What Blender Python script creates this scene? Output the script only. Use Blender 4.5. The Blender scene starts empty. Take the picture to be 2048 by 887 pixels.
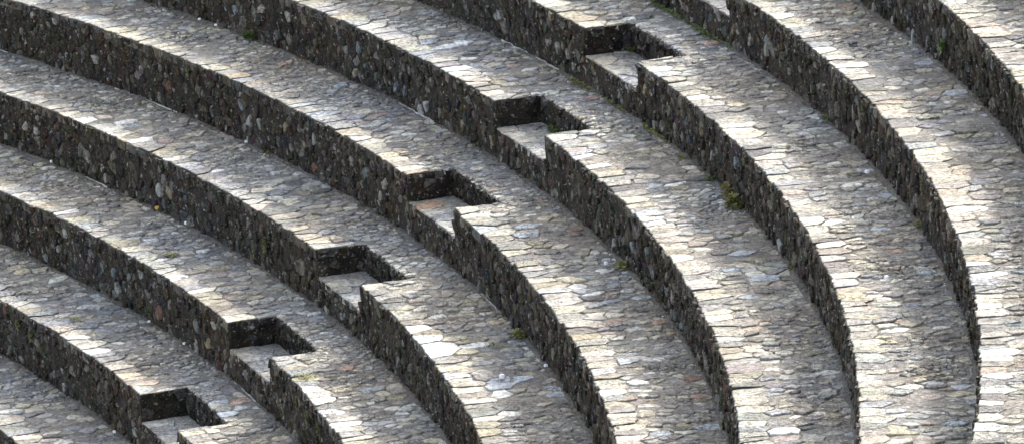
import bpy, math, random
from mathutils import Vector, Matrix, noise

random.seed(7)
scene = bpy.context.scene
COL = scene.collection
R_, PI = math.radians, math.pi

# ------------------------------------------------------------------ layout
H, T, HH, ND = 0.45, 0.7152, 0.2084, 0.3554        # riser height, tread depth, step height, recess depth
RAD = {-1: 22.280, 0: 22.9928, 1: 23.7252, 2: 24.4257, 3: 25.1211, 4: 25.8398, 5: 26.5564,
       6: 27.2856, 7: 28.0201, 8: 28.7107, 9: 29.4290}
ZT = {-2: -0.9, -1: -0.45, 0: -0.0004, 1: 0.4501, 2: 0.8945, 3: 1.3411, 4: 1.8097, 5: 2.2621,
      6: 2.7021, 7: 3.1425, 8: 3.5988, 9: 4.05}
AL = {-1: .3271, 0: .3271, 1: .3271, 2: .3266, 3: .3258, 4: .3258, 5: .3269, 6: .3279, 7: .3302, 8: .3271, 9: .3271}
DA = 0.0430                                        # angular width of a step recess
A0, A1 = -0.22, 0.70                               # built stretch of the arcs

# stones singled out by eye: tier + colour letter, angle, distance from the edge (treads) / height from the top (walls)
TREAD_SPOTS = "5W0.3769,0.351 5W0.3928,0.317 5W0.3940,0.461 5C0.4063,0.304 5W0.4461,0.639 5W0.3672,0.155 3C0.3981,0.222 1C0.4886,0.490 1C0.4817,0.464 1W0.4000,0.117 1W0.3786,0.106 3W0.5019,0.286 3W0.4775,0.049 3W0.5146,0.071 2W0.4760,0.035 2W0.3818,0.091 2W0.4044,0.098 4W0.4464,0.199 4C0.4452,0.671 4B0.4329,0.573 4C0.4008,0.387 4P0.3952,0.461 4P0.4679,0.542 5R0.4051,0.670 5P0.3150,0.644 5B0.3066,0.477 3W0.2411,0.269 3C0.2360,0.334 3W0.2103,0.086 3W0.2017,0.089 3W0.2315,0.069 3W0.2166,0.068 3W0.1819,0.045 3W0.2082,0.368 3C0.2280,0.626 3B0.1715,0.349 3B0.1658,0.323 3W0.1581,0.295 3W0.1638,0.489 3B0.1709,0.485 3B0.1603,0.624 3B0.1531,0.646 3W0.1398,0.263 3W0.1217,0.203 2C0.1821,0.584 6B0.2681,0.299 6P0.2937,0.648 6P0.2559,0.432 6W0.2404,0.092 6C0.2278,0.213 5W0.2167,0.461 5B0.2193,0.278 5B0.1974,0.241 5B0.1318,0.244 5B0.1187,0.503 5B0.1042,0.361 5B0.1440,0.477 5C0.1624,0.248 4B0.1728,0.633 4P0.1542,0.385 4P0.1481,0.643 4B0.1453,0.486 4W0.1148,0.453 4W0.0947,0.284 4R0.0945,0.630 4P0.0791,0.621 4B0.1214,0.308 4B0.1147,0.266 5W-0.0007,0.321 5W-0.0131,0.285 4B0.0518,0.614 4B0.0497,0.282 4W0.0871,0.060 7W0.2353,0.420 7W0.1943,0.110 7P0.2553,0.597 7B0.1882,0.603 7B0.1561,0.577 7B0.1336,0.585 7W0.1229,0.250 7P0.1194,0.641 6W0.1380,0.485 6B0.1517,0.663 6B0.0967,0.453 6P0.0764,0.480 6B0.0557,0.611 6W0.0399,0.227 6B0.1259,0.653 7W0.0513,0.074 7W0.0033,0.068 7W-0.0070,0.047 5W0.0337,0.623 6B0.0258,0.395 6W0.0095,0.314 6R-0.0130,0.649 6C-0.0178,0.642 6B-0.0352,0.444 6B-0.0386,0.625 6C-0.0448,0.611 6W-0.0373,0.321 6B-0.0678,0.580 6W-0.0499,0.353 7W-0.1265,0.050 7W-0.1077,0.143 7W-0.0696,0.190 7W-0.0854,0.181 2P0.2622,0.429 2C0.2403,0.283 2B0.2376,0.426 2W0.2429,0.089 2W0.2310,0.072 2W0.2228,0.071 2W0.2067,0.069 1B0.2925,0.423 1B0.3060,0.459 1P0.3048,0.589 1C0.2619,0.595 4R0.2469,0.642 4P0.2793,0.647 4B0.2548,0.347 4B0.2464,0.276 4W0.1904,0.273 4C0.3215,0.512"
WALL_SPOTS = "4W0.5528,-0.283 4R0.5054,-0.280 4W0.5774,-0.066 4W0.5903,-0.071 4W0.4501,-0.276 4W0.4433,-0.272 4C0.4230,-0.181 4W0.4018,-0.165 4C0.4101,-0.268 4B0.4560,-0.191 4B0.3604,-0.193 4W0.3499,-0.304 4W0.3449,-0.191 4C0.3648,-0.302 4R0.4024,-0.382 4W0.3721,-0.178 5W0.4781,-0.155 5B0.5127,-0.259 5W0.4951,-0.176 5B0.4856,-0.352 5P0.4444,-0.254 5B0.4304,-0.158 5B0.4043,-0.338 5C0.4340,-0.374 5W0.3822,-0.349 5B0.3985,-0.333 5C0.3304,-0.336 5C0.3536,-0.323 5W0.3875,-0.421 6W0.3918,-0.265 6W0.3560,-0.266 6W0.3485,-0.262 6W0.3403,-0.273 6W0.3376,-0.353 6C0.3530,-0.036 6C0.2265,-0.163 6B0.2414,-0.166 6W0.2708,-0.381 6C0.2787,-0.171 7W0.2698,-0.279 7B0.2548,-0.195 7W0.2565,-0.278 7C0.2833,-0.285 6W0.2164,-0.274 6B0.1910,-0.144 5W0.2171,-0.387 5B0.1960,-0.260 5B0.1761,-0.173 5B0.1694,-0.272 5B0.1530,-0.278 6W0.1408,-0.372 5W0.1448,-0.286 5B0.1421,-0.376 5B0.1317,-0.361 5W0.1018,-0.364 5W0.0905,-0.338 5B0.0653,-0.390 8W0.2433,-0.420 8W0.2270,-0.413 8B0.2140,-0.310 8W0.2092,-0.405 8B0.2291,-0.314 8B0.1795,-0.209 7B0.1702,-0.083 7W0.1698,-0.273 7W0.1746,-0.196 7C0.1338,-0.076 3W0.5075,-0.277 3W0.4894,-0.175 3W0.4959,-0.377 3W0.4564,-0.266 3C0.4488,-0.254 3W0.5424,-0.220 3W0.5496,-0.217 2W0.4736,-0.264 2B0.4391,-0.221 2B0.4294,-0.215 2W0.4273,-0.317 2W0.4063,-0.108 2W0.4673,-0.116 2B0.4837,-0.377 1W0.4031,-0.407 1W0.3348,-0.330 2R0.3924,-0.305 2B0.3587,-0.225 2W0.3601,-0.398 1R0.4500,-0.035 2W0.3408,-0.107 2C0.3476,-0.300 3W0.3192,-0.395 3B0.3045,-0.368 4R0.4921,0.001 7B0.1161,-1.060 7B0.1108,-1.055"
def parse(txt):
    d = {}
    for t in txt.split():
        a, b = t[2:].split(',')
        d.setdefault(int(t[0]), []).append((float(a), float(b), t[1]))
    return d
TREAD_SPOTS, WALL_SPOTS = parse(TREAD_SPOTS), parse(WALL_SPOTS)

# ------------------------------------------------------------------ helpers
def link(o, parent=None):
    COL.objects.link(o)
    if parent is not None:
        o.parent = parent
    return o

def tag(o, label=None, cat=None, group=None, kind=None):
    if label: o['label'] = label
    if cat: o['category'] = cat
    if group: o['group'] = group
    if kind: o['kind'] = kind
    return o

class MB:
    """collects vertices (world space), faces and a tint per vertex"""
    def __init__(s): s.v, s.f, s.c = [], [], []
    def build(s, name, mat, parent=None, origin=(0, 0, 0), smooth=True):
        ox, oy, oz = origin
        me = bpy.data.meshes.new(name)
        me.from_pydata([(x-ox, y-oy, z-oz) for x, y, z in s.v], [], s.f)
        at = me.attributes.new('tint', 'FLOAT_COLOR', 'POINT')
        at.data.foreach_set('color', [k for c in s.c for k in (c[0], c[1], c[2], c[3] if len(c) > 3 else 1.0)])
        if smooth:
            me.polygons.foreach_set('use_smooth', [True]*len(me.polygons))
        me.materials.append(mat)
        me.update()
        o = bpy.data.objects.new(name, me)
        if parent is None: o.location = origin
        return link(o, parent)

def jit(a): return random.uniform(-a, a)

# ------------------------------------------------------------------ stone pattern (Voronoi cells of a strip)
def clip(poly, nx, ny, d):
    """keep the side nx*x + ny*y <= d"""
    out = []
    n = len(poly)
    px, py = poly[-1]; pd = nx*px+ny*py-d
    for k in range(n):
        qx, qy = poly[k]; qd = nx*qx+ny*qy-d
        if (pd < 0) != (qd < 0):
            t = pd/(pd-qd); out.append((px+(qx-px)*t, py+(qy-py)*t))
        if qd <= 0: out.append((qx, qy))
        px, py, pd = qx, qy, qd
    return out

def darts(box, size_fn, tries, first=(), hole=None):
    x0, x1, y0, y1 = box
    g = 0.30
    grid, pts = {}, []
    def put(x, y, r):
        grid.setdefault((int(x//g), int(y//g)), []).append((x, y, r)); pts.append((x, y))
    for x, y, r in first: put(x, y, r)
    for _ in range(tries):
        x, y = random.uniform(x0, x1), random.uniform(y0, y1)
        if hole and hole[0] < x < hole[1] and hole[2] < y < hole[3]: continue
        r = size_fn(x, y)*random.uniform(.62, 1.4)
        i, j = int(x//g), int(y//g); ok = True
        for a in (i-1, i, i+1):
            for b in (j-1, j, j+1):
                for (u, v, q) in grid.get((a, b), ()):
                    m = .5*(r+q)
                    if (u-x)**2+(v-y)**2 < m*m: ok = False; break
                if not ok: break
            if not ok: break
        if ok: put(x, y, r)
    return pts

def cells(pts, box, hole=None, cs=0.25, sx=1.0):
    x0, x1, y0, y1 = box
    grid = {}
    for p in pts: grid.setdefault((int(p[0]//cs), int(p[1]//cs)), []).append(p)
    res = []
    for (x, y) in pts:
        i, j = int(x//cs), int(y//cs)
        nb = []
        for a in range(i-2, i+3):
            for b in range(j-2, j+3):
                nb += grid.get((a, b), ())
        nb = sorted(((u-x)**2+(v-y)**2, u, v) for u, v in nb)
        w = 0.6
        poly = [(max(x0, x-w), max(y0, y-w)), (min(x1, x+w), max(y0, y-w)), (min(x1, x+w), min(y1, y+w)), (max(x0, x-w), min(y1, y+w))]
        rad = 9
        for d2, u, v in nb[1:]:
            if d2 > 4*rad: break
            nx, ny = u-x, v-y
            poly = clip(poly, nx, ny, (u*u+v*v-x*x-y*y)/2)
            if len(poly) < 3: break
            rad = max((px-x)**2+(py-y)**2 for px, py in poly)
        if len(poly) < 3: continue
        if hole:
            hx0, hx1, hy0, hy1 = hole
            xs = [p[0] for p in poly]; ys = [p[1] for p in poly]
            if max(xs) > hx0 and min(xs) < hx1 and max(ys) > hy0 and min(ys) < hy1:
                if x >= hx1: poly = clip(poly, -1, 0, -hx1)
                elif x <= hx0: poly = clip(poly, 1, 0, hx0)
                elif y >= hy1: poly = clip(poly, 0, -1, -hy1)
                elif y <= hy0: poly = clip(poly, 0, 1, hy0)
                else: continue
                if len(poly) < 3: continue
        res.append((x, y, poly))
    return res

def outline(poly, gap, rough, rounds=1):
    n = len(poly)
    cx = sum(p[0] for p in poly)/n; cy = sum(p[1] for p in poly)/n
    q = []
    for x, y in poly:
        dx, dy = x-cx, y-cy; L = math.hypot(dx, dy) or 1e-6
        k = max(.35, 1-gap*1.2/L); q.append((cx+dx*k, cy+dy*k))
    if rounds == 0:                                 # broken stone: straight chipped sides
        r = []
        for k in range(len(q)):
            ax, ay = q[k]; bx, by = q[(k+1) % len(q)]
            m = max(1, min(4, int(math.hypot(bx-ax, by-ay)/.045+.5)))
            for t in range(m): r.append((ax+(bx-ax)*t/m, ay+(by-ay)*t/m))
        q = r
    for _ in range(rounds):
        r = []
        for k in range(len(q)):
            ax, ay = q[k]; bx, by = q[(k+1) % len(q)]
            if math.hypot(bx-ax, by-ay) < .012: r.append(((ax+bx)/2, (ay+by)/2)); continue
            r.append((ax+(bx-ax)*.22, ay+(by-ay)*.22)); r.append((ax+(bx-ax)*.78, ay+(by-ay)*.78))
        q = r
    q = [(x+jit(rough), y+jit(rough)) for x, y in q]
    return cx, cy, q

def stone(mb, M, poly, gap, rough, top, depth, tint, tilt, flip, bev=.007, dark_side=1.0, rounds=1, dome=.004):
    """one stone: rings from the buried foot to the worn top; M(u, v, w) maps pattern space to the world"""
    cx, cy, q = outline(poly, gap, rough, rounds)
    n = len(q)
    if n < 4: return
    tx, ty = jit(tilt), jit(tilt)
    base = len(mb.v)
    def h(x, y): return top + (x-cx)*tx + (y-cy)*ty
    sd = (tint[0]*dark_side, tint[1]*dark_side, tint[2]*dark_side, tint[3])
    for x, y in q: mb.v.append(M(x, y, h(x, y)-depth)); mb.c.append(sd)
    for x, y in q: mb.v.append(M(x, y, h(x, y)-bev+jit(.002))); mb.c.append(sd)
    rr = sum(math.hypot(x-cx, y-cy) for x, y in q)/n
    k = max(.4, 1-bev*1.4/max(rr, .01))
    for x, y in q:
        u, v = cx+(x-cx)*k, cy+(y-cy)*k
        mb.v.append(M(u, v, h(u, v)+jit(.0015))); mb.c.append(tint)
    k *= .55
    for x, y in q:
        u, v = cx+(x-cx)*k, cy+(y-cy)*k
        mb.v.append(M(u, v, h(u, v)+dome*.7+jit(.0025))); mb.c.append(tint)
    mb.v.append(M(cx, cy, top+dome+jit(.002))); mb.c.append(tint)
    for ring in range(3):
        a = base+ring*n; b = a+n
        for i in range(n):
            j = (i+1) % n
            f = (a+i, a+j, b+j, b+i)
            mb.f.append(f[::-1] if flip else f)
    a = base+3*n; c = base+4*n
    for i in range(n):
        f = (a+i, a+(i+1) % n, c)
        mb.f.append(f[::-1] if flip else f)

def bed(mb, M, u0, u1, v0, v1, step, amp, level, tint, flip, freq=9.0, seed=0, rim=0.0):
    """mortar between the stones: one uneven sheet; rim turns its last row back into the masonry"""
    nu = max(2, int((u1-u0)/step)); nv = max(2, int((v1-v0)/step))
    base = len(mb.v)
    rows = [v0+(v1-v0)*j/nv for j in range(nv+1)]
    for j, v in enumerate(rows):
        for i in range(nu+1):
            u = u0+(u1-u0)*i/nu
            n1 = noise.noise((u*freq, v*freq, seed*7.3)); n2 = noise.noise((u*freq*.23, v*freq*.23, seed*3.1+50))
            w = level+amp*(n1+.8*n2)
            mb.v.append(M(u, v, w))
            k = 1+.25*n2
            mb.c.append((tint[0]*k, tint[1]*k, tint[2]*k, .5))
    nr = nv+1
    if rim:
        for i in range(nu+1):
            u = u0+(u1-u0)*i/nu
            mb.v.append(M(u, v1-.004, level-rim)); mb.c.append((*tint[:3], .5))
        nr += 1
    w = nu+1
    for j in range(nr-1):
        for i in range(nu):
            a = base+j*w+i
            f = (a, a+1, a+w+1, a+w)
            mb.f.append(f[::-1] if flip else f)

# ------------------------------------------------------------------ colours (base colours of the stones themselves)
SPOT = {'S': (.36, .26, .20), 'W': (.74, .74, .72), 'C': (.60, .54, .42), 'B': (.45, .49, .54), 'P': (.47, .34, .28), 'R': (.30, .21, .165)}
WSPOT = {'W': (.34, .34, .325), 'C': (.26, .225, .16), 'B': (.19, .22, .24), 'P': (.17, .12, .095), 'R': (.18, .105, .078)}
TP = [((.38, .365, .335), 28), ((.44, .415, .35), 20), ((.30, .295, .29), 18), ((.52, .50, .45), 13),
      ((.36, .37, .385), 9), ((.40, .345, .305), 3), ((.42, .385, .30), 4), ((.62, .61, .57), 5), ((.22, .215, .21), 8)]
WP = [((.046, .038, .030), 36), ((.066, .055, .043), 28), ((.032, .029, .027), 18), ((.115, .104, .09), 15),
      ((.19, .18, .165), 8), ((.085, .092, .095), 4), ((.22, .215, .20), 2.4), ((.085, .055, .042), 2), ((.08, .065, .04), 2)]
def pick(pal):
    c = random.choices([p[0] for p in pal], [p[1] for p in pal])[0]
    k = random.uniform(.74, 1.22)
    return (min(.8, c[0]*k+jit(.012)), min(.8, c[1]*k+jit(.008)), min(.8, c[2]*k+jit(.012)), random.random())

# ------------------------------------------------------------------ materials
def nodes(name):
    m = bpy.data.materials.new(name); m.use_nodes = True
    nt = m.node_tree; nt.nodes.clear()
    out = nt.nodes.new('ShaderNodeOutputMaterial'); b = nt.nodes.new('ShaderNodeBsdfPrincipled')
    nt.links.new(b.outputs[0], out.inputs[0])
    return m, nt, b

def N(nt, t, **kw):
    n = nt.nodes.new(t)
    for k, v in kw.items():
        if k in n.inputs: n.inputs[k].default_value = v
        else: setattr(n, k, v)
    return n

def noise_tex(nt, vec, scale, detail=6, rough=.6, dist=0.0):
    n = N(nt, 'ShaderNodeTexNoise', Scale=scale, Detail=detail, Roughness=rough, Distortion=dist)
    nt.links.new(vec, n.inputs['Vector']); return n

def ramp(nt, src, pts):
    r = nt.nodes.new('ShaderNodeValToRGB'); el = r.color_ramp.elements
    while len(el) > 1: el.remove(el[0])
    el[0].position, el[0].color = pts[0][0], (*[pts[0][1]]*3, 1) if not isinstance(pts[0][1], tuple) else (*pts[0][1], 1)
    for p, c in pts[1:]:
        e = el.new(p); e.color = (*[c]*3, 1) if not isinstance(c, tuple) else (*c, 1)
    nt.links.new(src, r.inputs[0]); return r.outputs[0]

def mix(nt, mode, fac, a, b):
    m = nt.nodes.new('ShaderNodeMix'); m.data_type = 'RGBA'; m.blend_type = mode; m.clamp_result = False
    for sock, v in ((m.inputs['Factor'], fac), (m.inputs['A'], a), (m.inputs['B'], b)):
        if hasattr(v, 'links'): nt.links.new(v, sock)
        elif isinstance(v, tuple): sock.default_value = (*v, 1)
        else: sock.default_value = v
    return m.outputs['Result']

def stone_mat(name, stain, crust, speck, bump_d, chip):
    m, nt, b = nodes(name)
    at = N(nt, 'ShaderNodeAttribute', attribute_name='tint')
    tc = N(nt, 'ShaderNodeTexCoord'); P = tc.outputs['Object']
    # every stone has its own piece of the pattern
    off = N(nt, 'ShaderNodeVectorMath', operation='MULTIPLY_ADD')
    comb = N(nt, 'ShaderNodeCombineXYZ')
    for k in range(3): nt.links.new(at.outputs['Alpha'], comb.inputs[k])
    off.inputs[1].default_value = (13.0, 29.0, 41.0)
    nt.links.new(comb.outputs[0], off.inputs[0]); nt.links.new(P, off.inputs[2])
    Q = off.outputs[0]
    n1 = noise_tex(nt, Q, 16, 7, .68, .4); n2 = noise_tex(nt, Q, 34, 7, .72); n3 = noise_tex(nt, P, 1.7, 5, .6, .3)
    n4 = noise_tex(nt, P, 7.5, 6, .7, .6); n5 = noise_tex(nt, P, 17, 5, .62)
    c = at.outputs['Color']
    c = mix(nt, 'MULTIPLY', 1.0, c, ramp(nt, n1.outputs['Fac'], [(.30, .64), (.5, 1.0), (.70, 1.26)]))
    c = mix(nt, 'MULTIPLY', .9, c, ramp(nt, n2.outputs['Fac'], [(.35, .40), (.5, 1.0), (.65, 1.42)]))
    n8 = noise_tex(nt, P, .9, 4, .55, .4)
    c = mix(nt, 'MULTIPLY', 1.0, c, ramp(nt, n8.outputs['Fac'], [(.36, (.93, .97, 1.03)), (.5, (1.0, 1.0, .97)), (.66, (1.06, 1.0, .91))]))
    # weathering: broad grey stains and dark biological crust
    st = ramp(nt, n3.outputs['Fac'], [(.40, 0.0), (.62, 1.0)])
    c = mix(nt, 'MULTIPLY', st, c, stain)
    cr = ramp(nt, n4.outputs['Fac'], [(.53, 0.0), (.66, crust[3])])
    c = mix(nt, 'MIX', cr, c, crust[:3])
    # flaked surface: fine cracks between chips
    wob = N(nt, 'ShaderNodeVectorMath', operation='MULTIPLY_ADD')
    nt.links.new(n4.outputs['Color'], wob.inputs[0]); wob.inputs[1].default_value = (.10, .10, .10); nt.links.new(P, wob.inputs[2])
    vo = N(nt, 'ShaderNodeTexVoronoi', feature='DISTANCE_TO_EDGE', Scale=chip); nt.links.new(wob.outputs[0], vo.inputs['Vector'])
    ck = ramp(nt, vo.outputs['Distance'], [(.0, 0.0), (.07, 1.0)])
    n6 = noise_tex(nt, P, 3.1, 4, .6)
    ckm = ramp(nt, n6.outputs['Fac'], [(.40, 0.0), (.60, .85)])
    ck = mix(nt, 'MIX', ckm, (1, 1, 1), ck)
    c = mix(nt, 'MULTIPLY', .6, c, ck)
    # pale lichen specks
    sp = ramp(nt, n5.outputs['Fac'], [(speck[4], 0.0), (speck[4]+.05, speck[3])])
    c = mix(nt, 'MIX', sp, c, speck[:3])
    n7 = noise_tex(nt, P, 52, 3, .6)
    s2 = ramp(nt, n7.outputs['Fac'], [(speck[4]+.015, 0.0), (speck[4]+.06, speck[3]*.6)])
    c = mix(nt, 'MIX', s2, c, tuple(k*1.15 for k in speck[:3]))
    nt.links.new(c, b.inputs['Base Color'])
    b.inputs['Roughness'].default_value = .92
    b.inputs['Specular IOR Level'].default_value = .25
    add = N(nt, 'ShaderNodeMath', operation='MULTIPLY_ADD'); add.inputs[1].default_value = .38
    nt.links.new(n2.outputs['Fac'], add.inputs[0]); nt.links.new(n1.outputs['Fac'], add.inputs[2])
    bp = N(nt, 'ShaderNodeBump', Strength=1.0, Distance=bump_d)
    ad2 = N(nt, 'ShaderNodeMath', operation='MULTIPLY_ADD'); ad2.inputs[1].default_value = .30
    nt.links.new(ck, ad2.inputs[0]); nt.links.new(add.outputs[0], ad2.inputs[2])
    nt.links.new(ad2.outputs[0], bp.inputs['Height']); nt.links.new(bp.outputs[0], b.inputs['Normal'])
    return m

def leaf_mat(name, c1, c2, c3):
    m, nt, b = nodes(name)
    tc = N(nt, 'ShaderNodeTexCoord')
    n = noise_tex(nt, tc.outputs['Object'], 38, 3, .6)
    nt.links.new(ramp(nt, n.outputs['Fac'], [(.35, c1), (.5, c2), (.68, c3)]), b.inputs['Base Color'])
    b.inputs['Roughness'].default_value = .7
    return m

MT = stone_mat('tread_stone', (.88, .87, .88), (.17, .165, .17, .34), (.60, .59, .55, .5, .67), .03, 21)
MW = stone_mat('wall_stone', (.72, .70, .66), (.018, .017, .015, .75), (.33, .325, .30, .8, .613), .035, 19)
MG = leaf_mat('weed_green', (.04, .07, .017), (.075, .115, .026), (.13, .16, .04))
MM = leaf_mat('moss_olive', (.07, .075, .018), (.13, .14, .025), (.22, .21, .04))
MD = leaf_mat('moss_dark', (.035, .040, .014), (.065, .070, .02), (.12, .12, .03))
MR = leaf_mat('weed_autumn', (.06, .08, .02), (.15, .14, .03), (.26, .11, .035))

# ------------------------------------------------------------------ terraces
def spot_color(d, cells_, conv, pal):
    """colour override for the cells nearest the singled-out stones"""
    ov = {}
    for a, b, c in d:
        x, y = conv(a, b)
        k = min(range(len(cells_)), key=lambda i: (cells_[i][0]-x)**2+(cells_[i][1]-y)**2)
        f = random.uniform(.9, 1.08); p = pal[c]
        ov[k] = (p[0]*f, p[1]*f, p[2]*f, random.random())
    return ov

def wall_panel(mb, M, box, flip, hole=None, spots=None, seed=0, tries=None, tone=.86):
    x0, x1, y0, y1 = box
    area = (x1-x0)*(y1-y0)
    sz = lambda x, y: +.037+.040*max(0, .5+noise.noise((x*1.1, y*2.0, seed+4.4)))
    first = []
    if spots:
        for a, b, c in spots: first.append((a, b, .066))
    pts = darts(box, sz, tries or int(area*1700)+60, first, hole)
    cl = cells(pts, box, hole, .13)
    ov = spot_color(spots, cl, lambda a, b: (a, b), WSPOT) if spots else {}
    for i, (x, y, poly) in enumerate(cl):
        t = ov.get(i)
        if t is None:
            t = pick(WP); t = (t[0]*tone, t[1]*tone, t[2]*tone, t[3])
            prot = random.choice((-.004, -.001, .002, .005, .008, .013, .018)) + jit(.002)
        else: prot = random.uniform(.012, .022)
        if y > y1-.06: prot += random.uniform(0, .008)
        stone(mb, M, poly, random.uniform(.001, .006), .005, prot, .05, t, .22, flip, bev=.006, rounds=random.choice((0, 0, 0, 1)), dome=.001)

LABELS = {
 -1: 'bottom curved stone terrace just below the one clipped by the lower left corner',
 0: 'curved stone terrace of which only a scrap shows in the bottom left corner',
 1: 'curved stone terrace whose step recess is the lowest one, at the bottom edge',
 2: 'curved stone terrace with the second lowest step recess, mossy wall to its right',
 3: 'curved stone terrace with the third step recess from the bottom, above a mossy wall',
 4: 'curved stone terrace with an orange stone in its wall and a pinkish step floor slab',
 5: 'curved stone terrace whose step recess has green weeds along its back wall',
 6: 'curved stone terrace with the uppermost full step recess',
 7: 'curved stone terrace whose far right wall bends out of view',
 8: 'stone terrace crossing the top right corner, highest one in view',
 9: 'curved stone terrace behind the highest one in view'}

terr = {}
for i in range(-1, 10):
    R, Z = RAD[i], ZT[i]
    zb = ZT[i-1]
    hgt = Z-zb
    aL, aR = AL[i], AL[i]-DA
    org = (R*math.cos(.2), R*math.sin(.2), zb)
    root = bpy.data.objects.new('stone_terrace', None); root.location = org; root.empty_display_size = .3
    link(root); tag(root, LABELS[i], 'terrace', 'curved stone terraces'); terr[i] = root
    rT = (RAD[i+1]-R) if i < 9 else T

    def Mwall(u, v, w, R=R, zb=zb):
        a = u/R; r = R-w; return (r*math.cos(a), r*math.sin(a), zb+v)
    def Mback(u, v, w, R=R, zb=zb):
        a = u/R; r = R+ND-w; return (r*math.cos(a), r*math.sin(a), zb+v)
    def Mtop(u, v, w, R=R, Z=Z):
        a = u/R; r = R+v; return (r*math.cos(a), r*math.sin(a), Z+w)
    def Mfloor(u, v, w, R=R, Z=Z):
        a = u/R; r = R+v; return (r*math.cos(a), r*math.sin(a), Z-HH+w)
    def Mleft(u, v, w, R=R, zb=zb, a=aL):
        return ((R+u)*math.cos(a)+w*math.sin(a), (R+u)*math.sin(a)-w*math.cos(a), zb+v)
    def Mright(u, v, w, R=R, zb=zb, a=aR):
        return ((R+u)*math.cos(a)-w*math.sin(a), (R+u)*math.sin(a)+w*math.cos(a), zb+v)

    sA, sB, sL, sR = A0*R, A1*R, aL*R, aR*R
    fl = hgt-HH                                     # floor of the recess above the base
    WM, TM = (.034, .029, .024), (.235, .222, .205)

    # --- riser wall
    mb = MB()
    bed(mb, Mwall, sA, sR, -.03, hgt-.014, .03, .007, -.001, WM, True, 14, i, .06)
    bed(mb, Mwall, sR, sL, -.03, fl-.014, .03, .007, -.001, WM, True, 14, i, .06)
    bed(mb, Mwall, sL, sB, -.03, hgt-.014, .03, .007, -.001, WM, True, 14, i, .06)
    sp = [(a*R, hgt+b, c) for a, b, c in WALL_SPOTS.get(i, [])]
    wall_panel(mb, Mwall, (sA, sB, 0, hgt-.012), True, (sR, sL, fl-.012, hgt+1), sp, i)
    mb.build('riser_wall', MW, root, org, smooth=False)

    # --- step recess: floor slabs with back and side walls
    mb = MB()
    bed(mb, Mfloor, sR-.01, sL+.01, .03, ND, .05, .005, -.012, TM, True, 9, i+40)
    pts = darts((sR, sL, 0, ND), lambda x, y: .17, 900)
    spf = [(.3215, .15, 'S')] if i == 4 else []
    cl = cells(pts, (sR+.005, sL-.005, 0, ND), None, .25)
    ov = spot_color(spf, cl, lambda a, b: (a*R, b), SPOT) if spf else {}
    for k, (x, y, poly) in enumerate(cl):
        stone(mb, Mfloor, poly, random.uniform(.001, .004), .006, random.uniform(-.004, .003), .05, ov.get(k) or tuple(.5*q*.8+.5*g for q, g in zip(pick(TP), (.30, .30, .30, .5))), .03, True, bev=.004, rounds=0, dome=0)
    step = mb.build('step', MT, root, org, smooth=False)
    mb = MB()
    bed(mb, Mback, sR, sL, fl-.03, hgt-.014, .03, .006, -.003, WM, True, 14, i+60, .05)
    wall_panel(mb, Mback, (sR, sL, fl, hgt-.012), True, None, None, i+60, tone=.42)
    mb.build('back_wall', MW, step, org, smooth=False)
    for Mx, f in ((Mleft, False), (Mright, True)):
        mb = MB()
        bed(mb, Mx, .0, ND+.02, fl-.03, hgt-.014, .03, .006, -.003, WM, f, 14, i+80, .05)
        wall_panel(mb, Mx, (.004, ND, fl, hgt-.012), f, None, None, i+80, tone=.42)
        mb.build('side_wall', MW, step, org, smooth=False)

    # --- tread paving
    mb = MB()
    bed(mb, Mtop, sA, sR, .025, rT+.01, .032, .006, -.007, TM, True, 11, i+20)
    bed(mb, Mtop, sR, sL, ND+.02, rT+.01, .032, .006, -.007, TM, True, 11, i+20)
    bed(mb, Mtop, sL, sB, .025, rT+.01, .032, .006, -.007, TM, True, 11, i+20)
    hole = (sR, sL, -1, ND)
    K = 1.28                                        # the stones lie with their long side towards the edge
    hole = (sR, sL, -1, ND/K)
    first = []
    s = sA
    while s < sB:                                   # coping: larger stones along the edge
        w = random.choice((.06, .08, .11, .14, .17, .22))*random.uniform(.9, 1.1)
        s += w/2
        if not (sR-.02 < s < sL+.02): first.append((s, random.uniform(.06, .17)/K, w*.85))
        s += w/2
    for a, b, c in TREAD_SPOTS.get(i, []):
        if b > .25: first.append((a*R, b/K, .15))
    sz = lambda x, y, i=i: .040+.066*max(0, min(1, .42+1.5*noise.noise((x*.8, y*1.6, i*9.7))))
    pts = darts((sA, sB, .22/K, rT/K), sz, 34000, first, hole)
    box = (sA, sB, 0, (rT+.005)/K)
    cl = [(x, y*K, [(p, q*K) for p, q in poly]) for x, y, poly in cells(pts, box, hole, .2)]
    ov = spot_color(TREAD_SPOTS.get(i, []), cl, lambda a, b: (a*R, b), SPOT)
    for k, (x, y, poly) in enumerate(cl):
        edge = min(p[1] for p in poly) < .004
        t = ov.get(k) or pick(TP)
        if edge:                                    # nose of the step: slightly paler, its face blackened like the wall
            g = 1.03
            if k not in ov: t = (min(.75, t[0]*g), min(.75, t[1]*g), min(.75, t[2]*g*.98), t[3])
            d = jit(.008)
            poly = [(px, (py+d-.006) if py < .004 else py) for px, py in poly]
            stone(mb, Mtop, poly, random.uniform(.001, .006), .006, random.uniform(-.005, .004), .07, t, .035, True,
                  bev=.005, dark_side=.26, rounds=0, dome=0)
        else:
            top = random.uniform(-.010, -.004) if random.random() < .4 else random.uniform(-.004, .007)
            stone(mb, Mtop, poly, random.uniform(.003, .007) + random.random()**2*.012, .006, top, .04, t, .06, True, bev=.004,
                  rounds=random.choice((0, 1, 1)), dome=.001)
    mb.build('tread_paving', MT, root, org, smooth=False)

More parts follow.
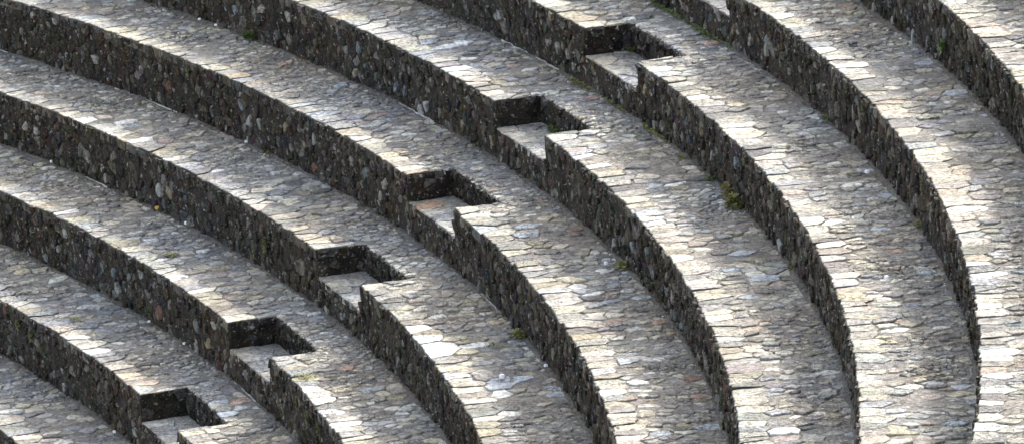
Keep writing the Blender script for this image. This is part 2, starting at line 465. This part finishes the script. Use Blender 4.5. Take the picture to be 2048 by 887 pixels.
# lime runs: thin pale mortar lines where a wall meets the tread below
def lime(i, a0, a1, wd=.0032):
    R, z = RAD[i], ZT[i-1]
    mb = MB(); n = max(6, int(abs(a1-a0)*R/.035))
    prev = None
    org = tuple(terr[i].location)
    for k in range(n+1):
        a = a0+(a1-a0)*k/n
        d = .020+.010*noise.noise((k*.35, i, 2)); w = wd*max(.15, .7+noise.noise((k*.5, i, 9)))
        ring = [(R-d+q[0]*w, z+.002+q[1]) for q in ((1.6, .015), (.3, .013), (-1, -.012))]
        b = len(mb.v)
        for r, zz in ring: mb.v.append((r*math.cos(a), r*math.sin(a), zz)); mb.c.append((.42, .42, .41, .3))
        if k:
            for q in range(2): mb.f.append((b-3+q, b-2+q, b+1+q, b+q))
    o = mb.build('lime_mortar_line', MT, terr[i], org)
    o['label'] = 'pale lime mortar line along the foot of the wall'
for i, a0, a1 in ((4, .541, .500), (4, .632, .607), (6, .3896, .371), (6, .365, .348), (5, .406, .376), (4, .256, .238),
                  (2, .329, .300), (3, .510, .494)):
    lime(i, a0, a1)

# damp dirt along each wall foot, with the shade there put into its colour
def soil_shade(i):
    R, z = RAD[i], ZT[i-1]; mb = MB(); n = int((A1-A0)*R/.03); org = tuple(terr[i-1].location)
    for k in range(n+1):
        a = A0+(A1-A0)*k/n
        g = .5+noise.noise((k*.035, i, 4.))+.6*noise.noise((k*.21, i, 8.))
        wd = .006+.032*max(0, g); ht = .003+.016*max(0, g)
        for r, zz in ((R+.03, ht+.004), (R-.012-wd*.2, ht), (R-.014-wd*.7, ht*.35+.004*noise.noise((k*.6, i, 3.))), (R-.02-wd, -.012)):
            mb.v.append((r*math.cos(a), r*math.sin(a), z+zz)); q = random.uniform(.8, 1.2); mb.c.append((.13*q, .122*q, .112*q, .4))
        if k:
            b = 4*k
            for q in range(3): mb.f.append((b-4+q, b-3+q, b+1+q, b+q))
    mb.build('soil_shade_fillet', MT, terr[i-1], org, smooth=False)
for i in range(0, 10): soil_shade(i)

# ------------------------------------------------------------------ plants
def at_tread(i, a, off):
    """point on tread i, off metres in front of the wall of tier i+1 (off None: offset from the edge given by caller)"""
    r = RAD[i+1]-off
    return Vector((r*math.cos(a), r*math.sin(a), ZT[i])), Vector((-math.cos(a), -math.sin(a), 0)), Vector((-math.sin(a), math.cos(a), 0))

def blade(mb, p, d, L, w, side, bend=.35):
    mid = p+d*L*.55; tip = p+d*L+Vector((d.x, d.y, -abs(d.z)))*L*bend*.5
    b = len(mb.v)
    for q in (p-side*w*.35, p+side*w*.35, mid+side*w, tip, mid-side*w): mb.v.append(tuple(q)); mb.c.append((1, 1, 1, 1))
    mb.f.append((b, b+1, b+2, b+4)); mb.f.append((b+4, b+2, b+3))

def tuft(name, label, cat, c, n, spread, L, w, mat, up, tang, upd=.7, group=None):
    """clump of small leaves: c centre, spread (along wall, out from wall, height)"""
    mb = MB(); out = up.cross(tang)
    for _ in range(n):
        while True:
            x, y = random.gauss(0, .42)*spread[0], random.gauss(0, .42)*spread[1]
            if (x/spread[0])**2+(y/spread[1])**2 < .8: break
        e = max(0, 1-(x/spread[0])**2-(y/max(spread[1], 1e-4))**2)
        p = c+tang*x+out*y+up*(e*spread[2]*random.random())
        th = random.uniform(0, 2*PI); k = random.uniform(.15, 1)*upd
        d = (tang*math.cos(th)+out*math.sin(th)+up*k*1.6).normalized()
        s = d.cross(up if abs(d.dot(up)) < .95 else tang).normalized()
        blade(mb, p, d, L*random.uniform(.5, 1.2), w*random.uniform(.6, 1.2), s)
    o = mb.build(name, mat, None, tuple(c), smooth=False)
    return tag(o, label, cat, group)

UP = Vector((0, 0, 1))
def ground_tuft(name, label, cat, i, a, off, n, spread, L, w, mat, group=None, upd=.7):
    c, out, tg = at_tread(i, a, off)
    c.z += .004
    return tuft(name, label, cat, c, n, spread, L, w, mat, UP, tg, upd, group)
def wall_tuft(name, label, cat, i, a, dz, n, spread, L, w, mat, group=None):
    r = RAD[i]-.018
    c = Vector((r*math.cos(a), r*math.sin(a), ZT[i]+dz))
    return tuft(name, label, cat, c, n, spread, L, w, mat, Vector((-math.cos(a), -math.sin(a), 0)), Vector((-math.sin(a), math.cos(a), 0)), .6, group)

GW, GM = 'weeds growing at the foot of the walls', 'moss cushions on the stones'
ground_tuft('weed', 'bright green weed at the foot of a shaded wall, top left part', 'weed', 4, .5015, .045, 60, (.07, .05, .06), .06, .014, MG, GW, 1.0)
ground_tuft('weed', 'large yellow green weed with rusty leaves at wall foot right of centre', 'weed', 5, .1875, .06, 190, (.12, .06, .09), .045, .011, MM, GW)
ground_tuft('weed', 'rusty red weed just left of the large yellow green weed', 'weed', 5, .1975, .04, 90, (.10, .05, .10), .04, .010, MR, GW)
ground_tuft('weed', 'small green weed at the wall foot above the large rusty weed', 'weed', 5, .2158, .04, 40, (.06, .04, .04), .035, .009, MG, GW)
wall_tuft('weed', 'green weed sprouting from the wall near the top right corner', 'weed', 8, .179, -.29, 80, (.06, .065, .03), .032, .010, MG, GW)
ground_tuft('moss_cushion', 'olive moss cushion at the wall foot near the picture centre right', 'moss', 4, .2025, .05, 240, (.10, .06, .05), .02, .007, MM, GM)
ground_tuft('moss_cushion', 'olive tuft of moss at a wall foot in the lower middle', 'moss', 3, .2095, .05, 200, (.10, .06, .06), .028, .006, MM, GM)
ground_tuft('grass_tuft', 'thin dark grass tuft lying in a joint of the lower middle tread', 'grass', 3, .2037, .24, 60, (.09, .10, .01), .035, .004, MM)
ground_tuft('moss_cushion', 'tiny moss tip at the wall foot above the moss cushion of the right treads', 'moss', 5, .2409, .06, 50, (.05, .04, .03), .02, .006, MM, GM)
ground_tuft('moss_cushion', 'small green moss spot at the wall foot right of the uppermost full recess', 'moss', 6, .2011, .03, 70, (.09, .03, .04), .022, .006, MG, GM)
ground_tuft('moss_cushion', 'moss spot at the wall foot below the large rusty weed', 'moss', 5, .125, .02, 60, (.06, .03, .04), .022, .006, MM, GM)
ground_tuft('moss_cushion', 'yellow green moss spot at the foot of the far right wall', 'moss', 6, .0944, .02, 90, (.07, .04, .05), .022, .006, MM, GM)
ground_tuft('moss_cushion', 'flat moss patch on the open tread in the left middle', 'moss', 2, .4072, RAD[3]-RAD[2]-.246, 150, (.08, .07, .008), .018, .006, MM, GM)
ground_tuft('moss_cushion', 'flat moss patch on the open tread in the lower left', 'moss', 1, .4179, RAD[2]-RAD[1]-.245, 90, (.06, .06, .008), .016, .005, MM, GM)
ground_tuft('moss_cushion', 'yellowish moss film on the tread edge right of the second lowest recess', 'moss', 2, .258, RAD[3]-RAD[2]-.10, 150, (.09, .10, .006), .014, .006, MM, GM)
ground_tuft('moss_cushion', 'yellow green moss dot at the wall foot above the left middle treads', 'moss', 3, .4381, .02, 60, (.10, .03, .03), .02, .005, MM, GM)
ground_tuft('moss_cushion', 'green moss dot at the wall foot left of the centre recess', 'moss', 3, .3644, .02, 60, (.08, .03, .03), .02, .005, MG, GM)
ground_tuft('moss_cushion', 'tiny moss dot on the tread behind the third recess from the bottom', 'moss', 3, .3627, RAD[4]-RAD[3]-.31, 40, (.04, .04, .008), .016, .005, MM, GM)
for i, a, dz, n, sp, lab in ((7, .0862, -.10, 110, (.10, .10), 'moss cushion high on the wall of the far right curve'),
                             (7, -.0019, -.114, 80, (.09, .09), 'moss cushion on the far right wall where it turns from view'),
                             (7, -.0168, -.297, 110, (.07, .13), 'lowest moss cushion on the far right wall'),
                             (7, .1615, -.09, 70, (.07, .08), 'moss speck on the wall below the top right tread'),
                             (5, .0478, -.42, 90, (.06, .06), 'moss cushion at the wall foot near the bottom edge'),
                             (5, .0501, -.082, 40, (.04, .04), 'moss speck under the coping near the bottom edge'),
                             (3, .3714, -.23, 160, (.09, .12), 'yellow green moss patch on the wall left of the third recess from the bottom'),
                             (3, .3806, -.35, 90, (.07, .06), 'dark moss patch low on the wall left of the third recess from the bottom'),
                             (2, .2493, -.12, 130, (.06, .10), 'olive moss patch on the wall just right of the second lowest recess'),
                             (2, .2364, -.14, 130, (.07, .10), 'bright moss patch on the wall right of the second lowest recess'),
                             (2, .2217, -.13, 120, (.09, .07), 'moss patch on the wall at the bottom edge, right of two others'),
                             (1, .4393, -.11, 110, (.07, .06), 'upper moss patch on the wall in the lower left corner'),
                             (1, .428, -.14, 150, (.10, .07), 'lower moss patch on the wall in the lower left corner'),
                             (4, .4905, -.07, 90, (.05, .09), 'yellow moss patch on the wall under the rusty coping stone')):
    wall_tuft('moss_cushion', lab, 'moss', i, a, dz, int(n*1.2), (sp[0]*.75, sp[1]*.75, .012), .016, .006, MD, GM)

def moss_line(label, i, a0, a1, n, wd, mat):
    """ground-covering moss creeping along a wall foot"""
    mb = MB(); c0, o0, t0 = at_tread(i, (a0+a1)/2, 0)
    for _ in range(n):
        a = random.uniform(min(a0, a1), max(a0, a1))
        g = noise.noise((a*70, i*3.0, 1.5))
        if random.random() > .55+1.2*g: continue
        c, out, tg = at_tread(i, a, .022+abs(random.gauss(0, .5))*wd*max(.25, .7+g))
        th = random.uniform(0, 2*PI)
        d = (tg*math.cos(th)+out*math.sin(th)+UP*random.uniform(.2, 1.1)).normalized()
        blade(mb, c+UP*(.003+random.random()*.018), d, random.uniform(.01, .026), .006, d.cross(UP).normalized())
    o = mb.build('moss_strip', mat, None, tuple(c0), smooth=False)
    tag(o, label, 'moss', None, 'stuff')
moss_line('green moss strip creeping along the wall foot beside the topmost recess', 6, .345, .277, 1300, .045, MG)
moss_line('olive moss strip along the wall foot below the uppermost full recess', 5, .3365, .255, 1300, .05, MM)
for i, r0, lab in ((5, .3, 'green weeds along the back of the step recess upper middle'), (6, .3, 'small weed in the dark corner of the uppermost full recess')):
    a = AL[i]-.012 if i == 5 else AL[i]-.003
    r = RAD[i]+ND-.035
    c = Vector((r*math.cos(a), r*math.sin(a), ZT[i]-HH+.004))
    tuft('weed', lab, 'weed', c, 160 if i == 5 else 60, (.10 if i == 5 else .03, .03, .03), .03, .007, MG, UP, Vector((-math.sin(a), math.cos(a), 0)), .8, GW)

# ------------------------------------------------------------------ litter: pale chips lying on the treads, one leaf
CH, cnt, cb = nodes('pale_chip')
cb.inputs['Base Color'].default_value = (.8, .8, .82, 1); cb.inputs['Roughness'].default_value = .6
tcn = N(cnt, 'ShaderNodeTexCoord'); nn = noise_tex(cnt, tcn.outputs['Object'], 60, 3)
cnt.links.new(ramp(cnt, nn.outputs['Fac'], [(.3, (.70, .71, .74)), (.7, (.84, .84, .85))]), cb.inputs['Base Color'])
LM = leaf_mat('dry_leaf', (.40, .26, .05), (.55, .38, .07), (.62, .46, .12))
def chip(name, label, cat, i, a, v, size, mat, group=None):
    r = RAD[i]+v; c = Vector((r*math.cos(a), r*math.sin(a), ZT[i]+.012))
    mb = MB(); n = 7; rot = random.random()*6
    pr = [(math.cos(rot+2*PI*k/n)*size*random.uniform(.5, 1.1), math.sin(rot+2*PI*k/n)*size*random.uniform(.4, .8)) for k in range(n)]
    for zz, k in ((0, .9), (.012, 1), (.02, .7)):
        for x, y in pr: mb.v.append((c.x+x*k, c.y+y*k, c.z+zz*size/.02+jit(.001))); mb.c.append((1, 1, 1, 1))
    for ring in range(2):
        for k in range(n):
            j = (k+1) % n; mb.f.append((ring*n+k, ring*n+j, ring*n+n+j, ring*n+n+k))
    mb.f.append(tuple(range(2*n, 3*n)))
    tag(mb.build(name, mat, None, tuple(c), smooth=False), label, cat, group)
GC = 'white chips lying on the treads'
for i, a, v, s, lab in ((2, .4371, .690, .022, 'bluish white chip at the wall foot in the left middle'),
                        (2, .5337, .690, .018, 'white chip at the wall foot near the left edge, upper half'),
                        (1, .400, .675, .016, 'white chip at the wall foot left of the second lowest recess'),
                        (1, .3703, .690, .016, 'white chip at the wall foot under the second lowest recess'),
                        (0, .3514, .690, .018, 'white chip at the wall foot beside the lowest recess'),
                        (3, .4525, .700, .018, 'white chip at the wall foot in the upper left middle'),
                        (4, .534, .690, .016, 'white chip near the top edge, left of another chip'),
                        (4, .5239, .690, .016, 'white chip near the top edge, left of the green weed'),
                        (6, .1466, .64, .022, 'white chip on the far right tread near the wall'),
                        (6, .0508, .335, .020, 'white chip in the sun on the far right tread'),
                        (3, .1783, .690, .018, 'white chip at the wall foot in the lower middle'),
                        (4, .2066, .581, .02, 'white chip on the tread beside the olive moss cushion'),
                        (3, .1718, .358, .026, 'squarish white chip on the lower middle tread')):
    chip('stone_chip', lab, 'stone chip', i, a, v, s, CH, GC)
chip('fallen_leaf', 'yellow leaf lying at the wall foot in the left middle', 'leaf', 2, .459, .69, .026, LM)

# ------------------------------------------------------------------ ground and hillside round the terraces
gm, gnt, gb = nodes('earth')
tcg = N(gnt, 'ShaderNodeTexCoord'); gn = noise_tex(gnt, tcg.outputs['Object'], .8, 8, .65)
gnt.links.new(ramp(gnt, gn.outputs['Fac'], [(.35, (.16, .14, .11)), (.55, (.22, .20, .16)), (.7, (.10, .12, .05))]), gb.inputs['Base Color'])
gb.inputs['Roughness'].default_value = .95
def sheet(name, verts, faces):
    mb = MB(); mb.v = verts; mb.f = faces; mb.c = [(1, 1, 1, 1)]*len(verts)
    return tag(mb.build(name, gm, None), kind='structure')
GZ = ZT[-2]-.03
sheet('ground', [(-4000, -4000, GZ), (4000, -4000, GZ), (4000, 4000, GZ), (-4000, 4000, GZ)], [(0, 1, 2, 3)])
vs, fs = [], []
prof = [(RAD[9]+T-.01, ZT[9]-.02), (33, ZT[9]-.05), (40, 4.6), (60, 6.0), (90, 5.0), (130, GZ-.2)]
na = 40
for k in range(na+1):
    a = A0+(A1-A0)*k/na
    for j, (r, z) in enumerate(prof):
        vs.append((r*math.cos(a), r*math.sin(a), z + (0.25*noise.noise((r*.2, a*6, 3)) if 1 < j < 5 else 0)))
m_ = len(prof)
for k in range(na):
    for j in range(m_-1):
        b = k*m_+j; fs.append((b, b+1, b+m_+1, b+m_))
sheet('hillside', vs, fs)

# ------------------------------------------------------------------ light
SUN_AZ, SUN_EL = R_(59), R_(33)
sd = Vector((math.cos(SUN_AZ)*math.cos(SUN_EL), math.sin(SUN_AZ)*math.cos(SUN_EL), math.sin(SUN_EL)))
sun = bpy.data.lights.new('sun', 'SUN'); sun.energy = 2.05; sun.angle = R_(6.5); sun.color = (1.0, .95, .86)
so = bpy.data.objects.new('sun', sun); so.rotation_euler = sd.to_track_quat('Z', 'Y').to_euler(); link(so)
w = bpy.data.worlds.new('World'); scene.world = w; w.use_nodes = True
nt = w.node_tree; bg = nt.nodes['Background']
sky = nt.nodes.new('ShaderNodeTexSky'); sky.sky_type = 'NISHITA'; sky.sun_disc = False
sky.sun_elevation = SUN_EL; sky.sun_rotation = R_(90)-SUN_AZ; sky.altitude = 200
sky.air_density = 1.0; sky.dust_density = 4.0; sky.ozone_density = 1.0
hs = nt.nodes.new('ShaderNodeHueSaturation'); hs.inputs['Saturation'].default_value = .38   # thin high cloud
nt.links.new(sky.outputs[0], hs.inputs['Color']); nt.links.new(hs.outputs[0], bg.inputs[0]); bg.inputs[1].default_value = .15

# ------------------------------------------------------------------ camera
C = Vector((25.226983887, -44.537130165, 15.358707269)); e, roll, fpx = 0.25831345408, -0.0552213225, 14979.326
f = Vector((0, math.cos(e), -math.sin(e))); r = Vector((1, 0, 0)); u = r.cross(f)
r2 = math.cos(roll)*r+math.sin(roll)*u; u2 = -math.sin(roll)*r+math.cos(roll)*u
cam = bpy.data.cameras.new('camera'); cam.sensor_fit = 'HORIZONTAL'; cam.sensor_width = 36; cam.lens = 36*fpx/2048
cam.clip_start = .5; cam.clip_end = 9000
co = bpy.data.objects.new('camera', cam)
m = Matrix((r2, u2, -f)).transposed().to_4x4(); m.translation = C
co.matrix_world = m; link(co); scene.camera = co

vs_ = scene.view_settings
vs_.view_transform = 'Standard'; vs_.look = 'None'; vs_.gamma = 1; vs_.use_curve_mapping = False; vs_.exposure = 1.88
